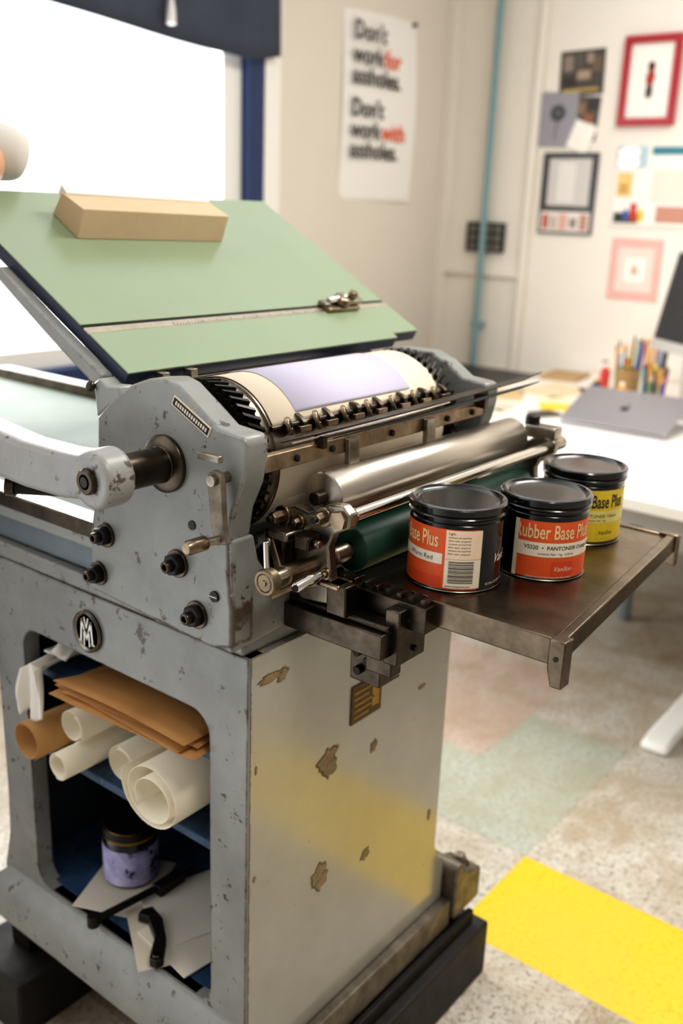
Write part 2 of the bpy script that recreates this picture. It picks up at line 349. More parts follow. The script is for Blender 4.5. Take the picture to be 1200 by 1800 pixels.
wallbox('art_print',1.57,1.80,1.085,1.345,.004,D('#dfaea4'),'pink bordered print with a small drawing','print',[(.14,.86,.14,.86,D('#e6d0c5')),(.3,.7,.3,.7,D('#f2eae0')),(.44,.56,.42,.56,D('#c9a894'))])

# ------------------------------------------------------------------ desk and its things
dk=empty('desk',(3.27,.8,0),'large white laminate desk with grey metal legs against the wall','desk')
DZ=.75
MB().box(2.33,4.17,-.6,1.95,DZ-.035,DZ,desktop).done('desk_top',dk,bevel=.004)
MB().box(2.42,4.10,-.5,1.85,DZ-.10,DZ-.036,alumw).done('apron',dk,bevel=.003)
gl=mat('grey_leg','#8a9195',.4)
MB().cyl((3.3,1.2,0),(3.3,1.2,DZ-.1),.026,gl).done('leg',dk)
mb=MB(); mb.prism([(2.44,.0),(3.9,.0),(3.9,.03),(3.25,.06),(3.1,.06),(2.50,.035),(2.45,.025)],'Y',.715,.795,trimm); mb.box(3.13,3.22,.715,.795,.05,DZ-.1,trimm); mb.done('foot',dk,bevel=.012)
for y in (1.84,-.45): MB().cyl((3.9,y,0),(3.9,y,DZ-.1),.026,gl).done('leg',dk)
st=empty('side_table',(3.85,2.35,0),'low black side table standing in the room corner','table')
MB().box(3.6,4.10,2.02,2.60,.69,.72,bk).done('table_top',st,bevel=.003)
for x in (3.63,4.07):
    for y in (2.05,2.57): MB().cyl((x,y,0),(x,y,.69),.015,bk,12).done('leg',st)
lp=empty('laptop',(3.16,1.23,DZ),'silver aluminium laptop half closed on the white desk','laptop')
RZ=Matrix.Translation((3.03,1.23,DZ+.001))@Matrix.Rotation(math.radians(2),4,'Z')
mb=MB(RZ); mb.prism(rrect(0,.255,-.185,.185,.012),'Z',0,.012,alum); mb.done('base',lp,bevel=.002)
mb=MB(RZ); mb.prism(rrect(.02,.12,-.15,.15,.004),'Z',.0122,.0135,bk); mb.done('keyboard',lp)
RL=RZ@Matrix.Translation((.0,0,.0155))@Matrix.Rotation(math.radians(-19),4,'Y')
mb=MB(RL); mb.prism(rrect(0,.255,-.185,.185,.012),'Z',0,.006,alum); mb.done('lid',lp,bevel=.0015)
mb=MB(RL); ap=[]
for i in range(24):
    t=2*PI*i/24; r=.017*(1-.10*math.cos(2*t)); 
    x=.125+r*math.cos(t)-(.004 if abs(t)<.3 or abs(t-2*PI)<.3 else 0); y=r*.92*math.sin(t)
    if math.sin(-t)>.75: y+=.005
    ap.append((x,y))
mb.prism(ap,'Z',.0061,.0068,bk); mb.prism([(.148,-.002),(.158,-.008),(.156,.002),(.15,.004)],'Z',.0061,.0068,bk); mb.done('emblem',lp)
mo=empty('computer_monitor',(3.7,1.1,DZ),'slim silver desktop monitor with dark screen on the desk','monitor')
MM=Matrix.Translation((3.62,1.348,1.015))@Matrix.Rotation(math.radians(-38),4,'Z')@Matrix.Rotation(math.radians(11),4,'Y')
mb=MB(MM); mb.prism(rrect(-.56,0,-.05,.315,.012),'X',0,.022,alumw); mb.done('housing',mo,bevel=.002)
MB(MM).prism(rrect(-.555,-.012,-.010,.306,.008),'X',-.0015,.0,screen).done('screen',mo)
mb=MB(); mb.prism(rrect(3.42,3.62,1.0,1.2,.01),'Z',DZ+.001,DZ+.012,alumw); mb.box(3.465,3.48,1.04,1.20,DZ+.01,1.05,alumw,R=Matrix.Rotation(math.radians(-38),3,'Z')); mb.done('stand',mo,bevel=.002)
def cup(x,y,r,h,m,label):
    mb=MB(); mb.lathe([(0,.0),(r*.9,0),(r,h),(r-.003,h),(r*.9-.003,.004),(0,.004)],(x,y,DZ+.0005),(0,0,1),m,28); return mb.done('pen_cup',label=label,category='cup')
pcs=['#d14a35','#2f58a8','#efcb2e','#3b3b3b','#4d8f5b','#e3953a','#8b4a7d','#f5efe5','#2a2a2a','#c23a3a','#1f8fb0','#6a4a34']
def pens(x,y,r,n,hh):
    for i in range(n):
        a=2*PI*i/n+.3; rr=r*(.86 if i%2 else .80)
        p0=Vector((x+rr*.86*math.cos(a),y+rr*.86*math.sin(a),DZ+.006)); p1=Vector((x+rr*1.25*math.cos(a),y+rr*1.25*math.sin(a),DZ+hh+random.uniform(-.02,.04)))
        m=D(pcs[(i*5+int(x*100))%len(pcs)]); d=(p1-p0).normalized()
        mb=MB(); mb.cyl(p0,p1,.0045,m,10); mb.cyl(p1,p1+d*.018,.005,D(pcs[(i*3+2)%len(pcs)]),10,r1=.003)
        mb.done('pen',label='coloured pen standing in a desk cup',category='pen',group='pens in the desk cups')
cup(3.74,1.475,.052,.11,mat('amber_glass','#c9a874',.15,trans=.5),'amber glass cup full of pens on the desk'); pens(3.74,1.475,.050,11,.19)
cup(3.93,1.44,.045,.10,D('#d8b070'),'tan cup holding brushes and pens'); pens(3.93,1.44,.043,9,.20)
cup(3.36,1.225,.042,.085,D('#d8d3c9'),'pale cup holding markers beside the monitor'); pens(3.36,1.225,.040,8,.15)
def bottle(x,y,r,h,c,cc,label):
    b=empty('bottle',(x,y,DZ),label,'bottle')
    MB().lathe([(0,0),(r,0),(r,h*.7),(r*.45,h*.82),(r*.45,h*.86),(0,h*.86)],(x,y,DZ+.0005),(0,0,1),D(c),20).done('bottle_body',b)
    MB().cyl((x,y,DZ+h*.86),(x,y,DZ+h),r*.5,D(cc),16).done('cap',b)
bottle(3.93,1.56,.022,.12,'#e2b53a','#c8342a','small yellow ink bottle with red cap')
bottle(3.86,1.62,.02,.10,'#c9423b','#f0ece4','small red ink bottle with white cap')
bottle(3.32,1.02,.022,.10,'#3b5fa8','#e8e6e0','small blue bottle with white cap')
bottle(3.99,1.68,.022,.09,'#efe8dc','#2b2b2b','small white bottle with black cap')
bottle(3.56,1.42,.018,.08,'#e59a3a','#f0ece4','small orange bottle with white cap')
bottle(3.62,1.55,.020,.07,'#2f3a50','#c9a24a','small dark ink bottle with gold cap')
bottle(3.50,1.36,.018,.06,'#d8342c','#f0ece4','small red bottle with white cap')
bottle(3.72,1.36,.020,.09,'#3f7f63','#f0ece4','small green bottle with white cap')
bottle(3.50,1.48,.016,.06,'#efc84a','#3b3b3b','small amber bottle with dark cap')
def sheet(name,x,y,w,d,rot,m,label,z=DZ,th=.002,cat='paper'):
    M=Matrix.Translation((x,y,z+.0004))@Matrix.Rotation(math.radians(rot),4,'Z')
    return MB(M).box(-w/2,w/2,-d/2,d/2,0,th,m).done(name,label=label,category=cat)
sheet('paper_sheet',3.30,1.545,.14,.15,30,D('#e8c43a'),'yellow paper sheet lying on the desk')
sheet('paper_sheet',3.60,1.72,.30,.21,-12,D('#dcc9a6'),'tan paper sheet lying on the desk')
sheet('paper_sheet',3.36,1.82,.22,.16,25,D('#cbb083'),'brown paper sheet lying on the desk')
sheet('notebook',3.95,1.84,.22,.16,8,D('#b08f64'),'closed brown notebook lying on the desk',th=.015,cat='book')
sheet('paper_sheet',2.75,1.05,.30,.21,14,D('#fffdf8'),'plain white sheet lying on the desk')
sheet('paper_sheet',2.9,1.66,.30,.21,-30,D('#e8dcc6'),'cream paper sheet lying on the desk')
sheet('paper_sheet',3.34,1.40,.10,.07,40,D('#e8c9a0'),'small peach note lying on the desk')
sheet('paper_sheet',3.44,1.63,.13,.08,-20,D('#f7dfae'),'pale yellow slip lying on the desk')
sheet('paper_sheet',3.12,1.72,.18,.12,12,D('#cdbfa8'),'grey tan paper lying on the desk')
sheet('paper_sheet',3.72,1.62,.12,.08,35,D('#a9825a'),'small brown card lying on the desk')
sheet('notebook',3.12,1.52,.10,.07,-25,D('#4b4640'),'small dark notebook lying on the desk',th=.01,cat='book')
sheet('paper_sheet',2.62,.80,.21,.15,-20,D('#e3ddd2'),'pale grey sheet near the desk edge')

# ------------------------------------------------------------------ PRESS
pr=empty('printing_press',(1.05,1.1,0),'worn grey metal cylinder proof press with crank and open cabinet','printing press')
X0,X1,Y0,Y1=.80,1.29,.757,1.32
mb=MB()
side_o=[(Y0,.20),(1.345,.20),(1.345,.29),(1.325,.36),(Y1,.45),(Y1,.885),(Y0,.885)]
side_i=rrect(.826,1.245,.300,.782,.035,6)
mb.ring(side_i,side_o,'X',X0,X0+.03,paint)
mb.box(X0+.03,X1,Y1-.016,Y1,.20,.885,paint)
mb.box(X1-.012,X1,Y0+.014,Y1-.016,.20,.885,paint)
mb.box(X0+.03,X1-.012,Y0+.014,Y1-.016,.862,.885,paint)
mb.done('cabinet_body',pr,bevel=.005,seg=3)
mb=MB(); mb.prism([(X0+.006,.200),(1.325,.200),(1.325,.285),(1.305,.305),(X1,.34),(X1,.885),(X0+.006,.885)],'Y',Y0-.0012,Y0+.014,panelm)
for (x,z,w,h,sd) in ((.967,.668,.019,.018,1),(.974,.650,.013,.017,13),(.955,.477,.017,.015,2),(.963,.460,.012,.015,14),(1.074,.445,.009,.012,3),(1.082,.638,.007,.012,4),(.842,.846,.028,.005,6),(.865,.842,.010,.008,15),(1.21,.69,.008,.004,8),(1.262,.42,.004,.010,9),(.815,.55,.002,.004,11),(.816,.72,.002,.006,12)):
    for sc,mm,dd in ((1.0,rust2,.0004),(.84,rust,.0008)):
        rg=random.Random(sd); p1,p2,p3=rg.uniform(0,6),rg.uniform(0,6),rg.uniform(0,6); pts=[]
        for i in range(36):
            t=2*PI*i/36; r=(1+.22*math.sin(2*t+p1)+.16*math.sin(5*t+p2)+.10*math.sin(9*t+p3))*sc; pts.append((x+w*r*math.cos(t)+h*.15*math.sin(t),z+h*r*math.sin(t)))
        mb.prism(pts,'Y',Y0-.0012-dd-.00002*sd,Y0+.001,mm)
mb.done('end_panel',pr)
mb=MB()
def frus(a): 
    return [(a[0],a[2],a[4]),(a[1],a[2],a[4]),(a[1],a[3],a[4]),(a[0],a[3],a[4])]
vs=[]
for r in ((.770,1.335,.7715,1.375,.20),(.770,1.335,.7715,1.375,.252),(.799,1.292,.7715,1.322,.300)): vs+=frus(r)
fs=[(0,3,2,1)]+[(k*4+i,k*4+(i+1)%4,(k+1)*4+(i+1)%4,(k+1)*4+i) for k in range(2) for i in range(4)]+[(8,9,10,11)]
mb.add(vs,fs,paint); mb.done('plinth',pr,bevel=.005)
MB().box(X0+.02,X1-.012,Y0+.014,Y1-.016,.296,.304,navyshelf).done('cabinet_deck',pr)
for z in (.717,.572): MB().box(X0+.012,X1-.014,Y0+.015,Y1-.017,z-.014,z,navyshelf).done('cabinet_shelf',pr,bevel=.002)
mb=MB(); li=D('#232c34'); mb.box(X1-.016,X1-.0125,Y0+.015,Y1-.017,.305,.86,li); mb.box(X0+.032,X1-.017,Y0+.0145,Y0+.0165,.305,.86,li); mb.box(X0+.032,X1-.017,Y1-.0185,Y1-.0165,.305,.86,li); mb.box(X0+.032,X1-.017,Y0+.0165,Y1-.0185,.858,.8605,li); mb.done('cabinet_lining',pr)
mb=MB(); mb.box(1.018,1.092,Y0-.0035,Y0-.001,.700,.762,mat('brass_plate','#5b4a2c',.4,.7)); 
for k in range(5): mb.box(1.024,1.06+.006*(k%3),Y0-.0039,Y0-.0033,.708+.010*k,.711+.010*k,brass)
mb.box(1.068,1.086,Y0-.0039,Y0-.0033,.712,.748,brass); mb.done('maker_plate',pr)
# emblem
ey,ez=1.075,.826
ES=Matrix.Translation((X0,ey,ez))@Matrix.Diagonal((1,1.15,1.22,1))@Matrix.Translation((-X0,-ey,-ez))
mb=MB(ES)
silver=mat('emblem_silver','#c4c0b8',.3,.8)
mb.lathe([(0,.001),(.0225,.001),(.024,.004),(.026,.006),(.026,.0),],(X0,ey,ez),(-1,0,0),blackm,40)
mb.lathe([(.0215,.0035),(.0245,.0065),(.0265,.0035)],(X0,ey,ez),(-1,0,0),steel,40)
def stroke(a,b_,w=.0017):
    a=Vector(a);b_=Vector(b_); d=(b_-a).normalized(); n=Vector((-d.y,d.x))*w
    mb.prism([(ey+p.x,ez+p.y) for p in (a+n,b_+n,b_-n,a-n)],'X',X0-.005,X0-.001,silver)
for sgn in (1,-1):
    stroke((.0088*sgn,.0150),(.0118*sgn,-.0150),.0014); stroke((.0095*sgn,.0150),(.0,-.010),.0013); stroke((.0040*sgn,.0185),(0,.004),.0010); stroke((.0048*sgn,.002),(.0052*sgn,-.0185),.0010); stroke((.009*sgn,-.0150),(.0155*sgn,-.0140),.0009)
mb.done('round_emblem',pr)
# feet
MB().box(.80,1.40,.757,.80,.121,.199,steel_d).done('foot_rail',pr,bevel=.003)
MB().box(.80,1.34,1.29,1.345,.121,.199,steel_d).done('foot_rail',pr,bevel=.003)
mb=MB(); mb.prism([(1.332,.165),(1.332,.272),(1.342,.280),(1.358,.276),(1.372,.250),(1.425,.232),(1.425,.165)],'Y',.728,.80,bracketm); mb.cyl((1.395,.760,.235),(1.395,.760,.262),.013,bracketm,6); mb.cyl((1.395,.760,.232),(1.395,.760,.246),.019,steel_d,24); mb.done('foot_bracket',pr,bevel=.005,seg=3)
mb=MB(); mb.cyl((.93,.705,.150),(.93,.735,.150),.016,blackm); mb.done('foot_roller',pr,bevel=.002)
MB().box(.80,1.331,.736,.7555,.150,.208,bracketm).done('floor_track',pr,bevel=.003)
MB().box(.80,1.40,.722,.7355,.121,.150,blackm).done('track_base',pr,bevel=.003)
MB().box(.74,1.425,.70,.86,0,.12,timber).done('wooden_skid',bevel=.006,label='black painted timber skid under the cabinet base',category='skid',group='timber skids')
MB().box(.74,1.425,1.24,1.40,0,.12,timber).done('wooden_skid',bevel=.006,label='black painted timber skid under the cabinet base',category='skid',group='timber skids')
# bed
mb=MB(); YB=2.15
mb.box(.80,1.345,.765,YB,.886,.912,paint); mb.box(.815,1.34,.80,YB,.912,.955,mat('blue_grey_enamel','#727d84',.35,var=.2,scale=9))
mb.box(.800,1.39,.82,YB,.955,.976,paint_l)
mb.done('bed_frame',pr,bevel=.004)
MB().box(.792,.83,1.028,YB,.977,1.000,steel_d).done('bed_rail',pr,bevel=.002)
MB().box(1.36,1.395,1.028,YB,.977,1.02,steel_d).done('bed_rail',pr,bevel=.002)
MB().box(.831,1.359,.90,YB,.977,.994,paint_bed).done('bed_plate',pr,bevel=.002)
outl=[(1.026,.915),(1.022,1.0),(1.003,1.08),(.998,1.162),(.975,1.182),(.93,1.212),(.90,1.223),(.865,1.228),(.845,1.223),(.812,1.203),(.780,1.182),(.740,1.179),(.734,1.172),(.734,1.150),(.740,1.12),(.756,1.085),(.762,1.05),(.761,1.0),(.757,.96),(.757,.912),(.79,.902)]
FX0,FX1=1.305,1.340
mb=MB(); mb.prism(outl,'X',.770,.808,paint)
mb.prism([(.772,.903),(.890,.912),(.903,.925),(.905,.962),(.895,.972),(.865,.978),(.835,.992),(.818,1.015),(.809,1.05),(.772,1.05)],'Y',.7565,.90,paint)
mb.done('side_frame',pr,bevel=.004,seg=3)
mb=MB(); mb.prism([(a,min(b_,1.216)) for a,b_ in outl],'X',FX0,FX1,paint)
mb.prism([(FX1-.002,.903),(1.22,.912),(1.215,.962),(1.25,.978),(1.285,1.0),(1.304,1.05),(FX1-.002,1.05)],'Y',.7565,.90,paint)
mb.done('side_frame',pr,bevel=.004,seg=3)
c=Vector((.770,.822,1.190)); mb=MB(Matrix.Translation(c)@Matrix.Rotation(math.radians(26),4,'X')); mb.box(-.0015,0,-.034,.034,-.0065,.0065,labw); mb.box(-.0019,-.0014,-.0325,.0325,-.005,.005,blackm)
for k in range(14): mb.box(-.0022,-.0018,-.029+.0042*k,-.0265+.0042*k,-.0025,.0025,labw)
mb.done('serial_plate',pr)
def bolt(y,z,r,x=.770,h=.014,m=blackm):
    mb=MB()
    mb.cyl((x,y,z),(x-.004,y,z),r*1.25,steel_d,28)
    mb.lathe([(r*.98,0),(r,.001),(r,h*.7),(r*.85,h*.8)],(x-.003,y,z),(-1,0,0),m,6)
    mb.lathe([(r*.55,0),(r*.55,h*1.35),(r*.45,h*1.45),(r*.28,h*1.45),(r*.24,h*1.1)],(x-.003,y,z),(-1,0,0),steel_d,20)
    mb.done('bolt',pr,bevel=.0008)
for (y,z,r) in ((.988,1.003,.0135),(1.006,.944,.0135),(.849,.999,.0145),(.815,.940,.0145)): bolt(y,z,r)
mb=MB(); mb.cyl((.770,.784,.973),(.767,.784,.973),.007,blackm,20); mb.box(.7663,.7672,.778,.790,.9723,.9737,steel); mb.done('screw',pr)
MB().cyl((.770,.823,1.055),(.7685,.823,1.055),.006,blackm,20).done('oil_hole',pr)
# crank
ck=pempty('crank_handle',(.70,.865,1.125),pr)
cy,cz=.868,1.124
mb=MB(); mb.lathe([(.036,0),(.036,.006),(.031,.009),(.022,.010),(.022,.075)],(.770,cy,cz),(-1,0,0),steel_d,40); mb.cyl((.75,cy,cz),(.69,cy,cz),.021,paint_crank,32); mb.done('hub_shaft',ck,bevel=.001)
pts=[(cy+.035*math.cos(a),cz+.035*math.sin(a)) for a in [math.radians(-52-i*(256/20)) for i in range(21)]]
arm=pts+[(.925,1.148),(1.0,1.147),(1.10,1.156),(1.22,1.170),(1.24,1.155),(1.23,1.115),(1.10,1.094),(1.0,1.089),(.925,1.091)]
mb=MB(); mb.prism(arm,'X',.655,.697,paint_crank); mb.done('crank_arm',ck,bevel=.010,seg=4)
mb=MB(); mb.cyl((.656,cy,cz),(.648,cy,cz),.0155,steel_d,32,ch=.002); mb.cyl((.6488,cy,cz),(.6480,cy,cz),.009,steel,20); mb.cyl((.6483,cy,cz),(.6473,cy,cz),.0065,blackm,20);  mb.done('shaft_end',ck)
mb=MB(); mb.lathe([(.012,0),(.016,.01),(.017,.06),(.014,.10),(.006,.108)],(.655,1.205,1.135),(-1,0,0),blackm,24); mb.done('grip',ck)
mb=MB(); mb.cyl((.690,1.075,1.069),(.769,.975,1.066),.0105,blackm,20); mb.cyl((.686,1.080,1.0693),(.693,1.071,1.0687),.0135,steel_d,20); mb.done('stop_rod',pr)
tl=pempty('trip_lever',(.75,.77,1.10),pr)
mb=MB(); pts=[(.763+.0115*math.cos(a),1.128+.0115*math.sin(a)) for a in [PI*i/8 for i in range(9)]]+[(.7515-.004,1.072),(.742,1.055),(.760,1.050),(.768,1.068)]
mb.prism(pts,'X',.748,.756,bracketm); mb.done('lever_bar',tl,bevel=.0015)
mb=MB(); mb.cyl((.742,.763,1.128),(.770,.763,1.128),.0065,steel,20); mb.done('pivot',tl)
mb=MB(); mb.cyl((.750,.756,1.058),(.728,.760,1.058),.005,steel,20)
mb.lathe([(.0075,0),(.0088,.002),(.0088,.026),(.007,.030)],(.732,.760,1.058),(-1,.05,-.02),nickel,18); mb.done('knurled_knob',tl,bevel=.0006)
MB().box(.744,.752,.752,.786,1.150,1.158,steel).done('lever_catch',tl,bevel=.001)

# cylinder + gears
CY,CZ=.867,1.12
CX1=1.240
def gear(x0,x1,name,dirn,gy_=CY,gz_=CZ,R_=.1015,n=46):
    pts=[];tw=[]
    for i in range(n):
        for da,r in ((.0,R_-.008),(.18,R_-.008),(.30,R_),(.62,R_),(.78,R_-.008)):
            a=2*PI*(i+da)/n; pts.append((gy_+r*math.cos(a),gz_+r*math.sin(a))); a+=dirn*.11*(.1015/R_); tw.append((gy_+r*math.cos(a),gz_+r*math.sin(a)))
    mb=MB(); mb.prism(pts,'X',x0,x1,gearm,twist=tw); 
    mb.tube((x0-.004,gy_,gz_),(x0,gy_,gz_),R_*.85,R_*.6,steel_d,48); mb.done(name,pr,smooth=25)
gear(.826,.850,'cylinder_gear',1); gear(CX1+.012,CX1+.036,'cylinder_gear',-1)
gear(.828,.848,'pinion_gear',-1,.800,.985,.048,20)
mb=MB(); mb.cyl((.851,CY,CZ),(.862,CY,CZ),.0955,steel,64); mb.cyl((CX1,CY,CZ),(CX1+.010,CY,CZ),.0955,steel,64); mb.cyl((.862,CY,CZ),(CX1,CY,CZ),.0985,steel,72); mb.cyl((.81,CY,CZ),(FX0,CY,CZ),.02,steel_d); mb.done('impression_cylinder',pr)
MB().cyl((.81,.80,.985),(FX0,.80,.985),.014,steel_d,24).done('cross_shaft',pr)
def arc(r,x0,x1,a0,a1):
    return lambda u,v:(x0+(x1-x0)*u,CY-r*math.sin(math.radians(a0+(a1-a0)*v)),CZ+r*math.cos(math.radians(a0+(a1-a0)*v)))
MB().grid(arc(.0998,.866,CX1-.002,-120,60),2,60,cream).done('tympan_sheet',pr,solid=.0006)
MB().grid(arc(.0998,.866,CX1-.002,84,170),2,30,cream).done('packing_sheet',pr,solid=.0006)
MB().grid(arc(.1014,.915,1.168,-30,53),2,40,lav).done('paper_sheet',solid=.0006,label='lavender paper sheet wrapped over the press cylinder',category='paper')
ga=math.radians(62); gy,gz=CY-.1045*math.sin(ga),CZ+.1045*math.cos(ga)
MB().cyl((.856,gy,gz),(CX1+.004,gy,gz),.0035,steel_d,16).done('gripper_shaft',pr)
for i in range(7):
    x=.886+i*.0545+random.uniform(-.003,.003); R_=.0118+.0012*(i%2)
    mb=MB(); mb.lathe([(.003,-.003),(R_-.0013,-.003),(R_,-.002),(R_,.002),(R_-.0013,.003),(.006,.003),(.005,.0015),(.003,.003)],(x,gy-.003,gz),(.55,-.72,.35),nickel,28)
    mb.lathe([(.004,.003),(.004,.0045),(0,.0045)],(x,gy-.003,gz),(.55,-.72,.35),blackm,16)
    mb.done('gripper',pr,bevel=.0005)
    x+=.026; dd=random.uniform(-.002,.003)
    mb=MB(); mb.prism([(gy-.008,gz-.010),(gy-.008,gz+.003+dd),(gy-.002,gz+.008+dd),(gy+.008,gz+.0115),(gy+.009,gz+.009),(gy+.002,gz+.004),(gy-.002,gz-.008)],'X',x-.004,x+.004,steel_d)
    mb.prism([(gy-.010,gz-.002),(gy-.010,gz-.010),(gy-.002,gz-.010),(gy-.002,gz-.002)],'X',x-.011,x+.010,nickel)
    mb.done('gripper_finger',pr,bevel=.0008)
mb=MB(); mb.box(.808,FX0,.738,.750,1.129,1.150,barm); mb.done('cross_bar',pr,bevel=.0015)
Rb=Matrix.Translation((.90,.742,1.1605))@Matrix.Rotation(math.radians(-1.6),4,'Y')@Matrix.Rotation(math.radians(-1.2),4,'Z')
mb=MB(Rb); mb.prism([(-.06,.002),(.02,-.004),(.25,-.012),(.50,-.010),(.585,.004),(.50,.006),(.25,.006),(0,.005)],'Z',0,.0022,steel_d); mb.done('delivery_blade',pr,bevel=.0004)
mb=MB(Rb); mb.prism([(.02,-.012),(.25,-.024),(.47,-.022),(.54,-.016),(.47,-.014),(.25,-.013)],'Z',-.007,-.005,blackm); mb.done('delivery_blade',pr,bevel=.0004)
mb=MB(Rb); mb.prism([(-.05,-.008),(.12,-.016),(.28,-.014),(.12,-.011)],'Z',-.001,.001,polish); mb.done('sheet_guide',pr,bevel=.0003)
mb=MB(); mb.box(.90,.908,.728,.742,1.145,1.161,steel_d); mb.done('blade_bracket',pr)
mb=MB(); mb.box(1.28,1.29,.722,.742,1.145,1.166,steel_d); mb.done('blade_bracket',pr)
for x in (.955,1.135):
    mb=MB(); mb.prism([(.737,1.148),(.730,1.148),(.728,1.105),(.738,1.088),(.745,1.090),(.737,1.108)],'X',x,x+.022,steel); mb.done('hook_strap',pr,bevel=.001)
for x in (.862,.93,1.06,1.2,1.27):
    MB().lathe([(.0045,0),(.0045,.003),(.003,.004)],(x,.738,1.139),(0,-1,0),blackm,12).done('screw',pr)
# ink unit
def roller(name,y,z,r,x0,x1,m,sm,sr,s0,s1):
    MB().lathe([(r-.003,0),(r,.003),(r,x1-x0-.003),(r-.003,x1-x0)],(x0,y,z),(1,0,0),m,56).done(name,pr,smooth=50)
    MB().cyl((s0,y,z),(s1,y,z),sr,sm,24,ch=.001).done('roller_shaft',pr)
roller('oscillator_roller',.728,1.084,.0315,.903,1.385,chrome,steel_d,.009,.885,1.40)
roller('ink_roller',.709,1.009,.0300,.938,1.385,rubber,steel,.010,.79,1.40)
roller('ink_roller',.770,1.018,.026,.942,1.24,rubber,steel,.008,.89,1.30)
mb=MB(); mb.cyl((.868,.673,1.073),(1.452,.673,1.073),.0080,polish,28,ch=.001); mb.cyl((.862,.673,1.073),(.892,.673,1.073),.0120,nickel,6); mb.cyl((1.42,.673,1.073),(1.455,.673,1.073),.011,steel,24); mb.done('tie_rod',pr)
pts=[(.772,1.045),(.765,1.068),(.745,1.076),(.722,1.072),(.705,1.080),(.690,1.090),(.670,1.092),(.657,1.082),(.659,1.064),(.682,1.052),(.690,1.035),(.684,.99),(.668,.985),(.668,.962),(.73,.955),(.765,.985),(.772,1.02)]
MB().prism(pts,'X',.868,.884,steel).done('ink_bracket',pr,bevel=.003,seg=3)
MB().prism(pts,'X',1.402,1.418,steel).done('ink_bracket',pr,bevel=.003,seg=3)
for (y,z,r,h) in ((.762,1.060,.0085,.02),(.697,1.072,.0085,.014),(.735,1.058,.006,.01),(.690,1.000,.005,.006)):
    mb=MB(); mb.cyl((.868,y,z),(.864,y,z),r*1.5,nickel,28); mb.lathe([(r,0),(r,h*.7),(r*.8,h)],(.865,y,z),(-1,0,0),nickel,6); mb.lathe([(r*.5,0),(r*.5,h*1.3)],(.865,y,z),(-1,0,0),blackm,18); mb.done('bolt',pr,bevel=.0008)
mb=MB(); mb.box(.846,.866,.742,.775,1.0,1.045,steel_d); mb.box(.835,.868,.728,.760,1.038,1.050,steel); mb.done('bracket_block',pr,bevel=.003)
mb=MB(); mb.prism([(.752,1.040),(.762,1.036),(.748,1.000),(.728,.982),(.718,.990),(.738,1.006)],'X',.836,.845,nickel); mb.cyl((.836,.757,1.034),(.831,.757,1.034),.006,steel,20); mb.done('pawl_lever',pr,bevel=.0015)
mb=MB(); mb.box(.842,.867,.700,.722,1.032,1.050,steel_d); mb.cyl((.854,.699,1.041),(.854,.690,1.041),.006,nickel,6); mb.done('adjusting_block',pr,bevel=.002)
sp_=[(.850+.0045*math.cos(t*1.1),.742+.0045*math.sin(t*1.1),.965+t*.0009) for t in range(40)]
MB().path(sp_,.0012,steel,6).done('tension_spring',pr)
mb=MB(); kp=(.790,.709,1.009); mb.lathe([(.0,0.0),(.014,.0),(.0168,.002),(.0168,.012),(.0150,.0145),(.0118,.0145),(.0112,.0135),(.0100,.0145),(.0040,.0147),(.0035,.0165),(0,.0165)],kp,(-1,0,0),mat('turned_nickel','#85775f',.38,.9,var=.4,scale=40),40); mb.done('adjusting_knob',pr,smooth=30)
mb=MB(); mb.cyl((.783,.712,1.024),(.783,.714,1.058),.0036,polish,18,ch=.0008); mb.done('knob_pin',pr)
mb=MB(); mb.lathe([(.0055,0),(.0065,.002),(.0062,.018),(.0075,.022),(.0075,.028),(.006,.04)],(.800,.682,1.004),(.95,-.05,.12),polish,20); mb.cyl((.798,.681,1.003),(.8005,.682,1.0035),.0042,blackm,16); mb.done('handle_tip',pr)
MB().cyl((.81,.709,1.009),(.85,.709,1.009),.012,nickel,28,ch=.002).done('shaft_collar',pr)
MB().cyl((.90,.709,1.009),(.93,.709,1.009),.0125,steel,28,ch=.002).done('shaft_collar',pr)
mb=MB(); mb.box(.862,.885,.655,.685,.952,.992,steel_d); mb.box(.86,.89,.665,.70,.985,.992,nickel); mb.done('bearing_block',pr,bevel=.002)
mb=MB(); mb.path([(.815,.735,.975),(.84,.72,.985),(.86,.70,.988)],.006,nickel,12); mb.done('link_arm',pr)
mb=MB(); mb.box(1.40,1.43,.66,.715,1.085,1.105,steel); mb.cyl((1.42,.71,1.10),(1.42,.71,1.118),.012,blackm,24); mb.done('bearing_block',pr,bevel=.003)
MB().cyl((1.40,.70,1.05),(1.46,.70,1.05),.012,nickel,20).done('shaft_collar',pr)
# slide rails carrying shelf
mb=MB(); mb.box(.865,.925,.60,.756,.912,.945,steel_d); mb.box(.875,.90,.60,.756,.945,.953,steel_d); mb.done('slide_rail',pr,bevel=.002)
mb=MB(); mb.box(.903,.938,.565,.73,.945,.978,steel_d)
for k in range(9): mb.prism([(.570+k*.0175,.977),(.581+k*.0175,.977),(.579+k*.0175,.985),(.573+k*.0175,.985)],'X',.910,.932,blackm if k%2 else steel_d)
mb.done('toothed_rack',pr,bevel=.001)
mb=MB(); mb.box(.885,.945,.590,.612,.900,.972,steel_d); mb.box(.905,.950,.628,.676,.850,.912,steel_d); mb.box(.888,.91,.60,.64,.88,.92,steel_d); mb.done('shelf_bracket',pr,bevel=.002)
for (y,z) in ((.645,.885),(.662,.893),(.660,.868)):
    MB().cyl((.905,y,z),(.897,y,z),.006,blackm,20,ch=.001).done('bolt',pr)
for (x,z) in ((.905,.955),(.92,.915)):
    MB().cyl((x,.590,z),(x,.586,z),.004,blackm,16).done('screw',pr)
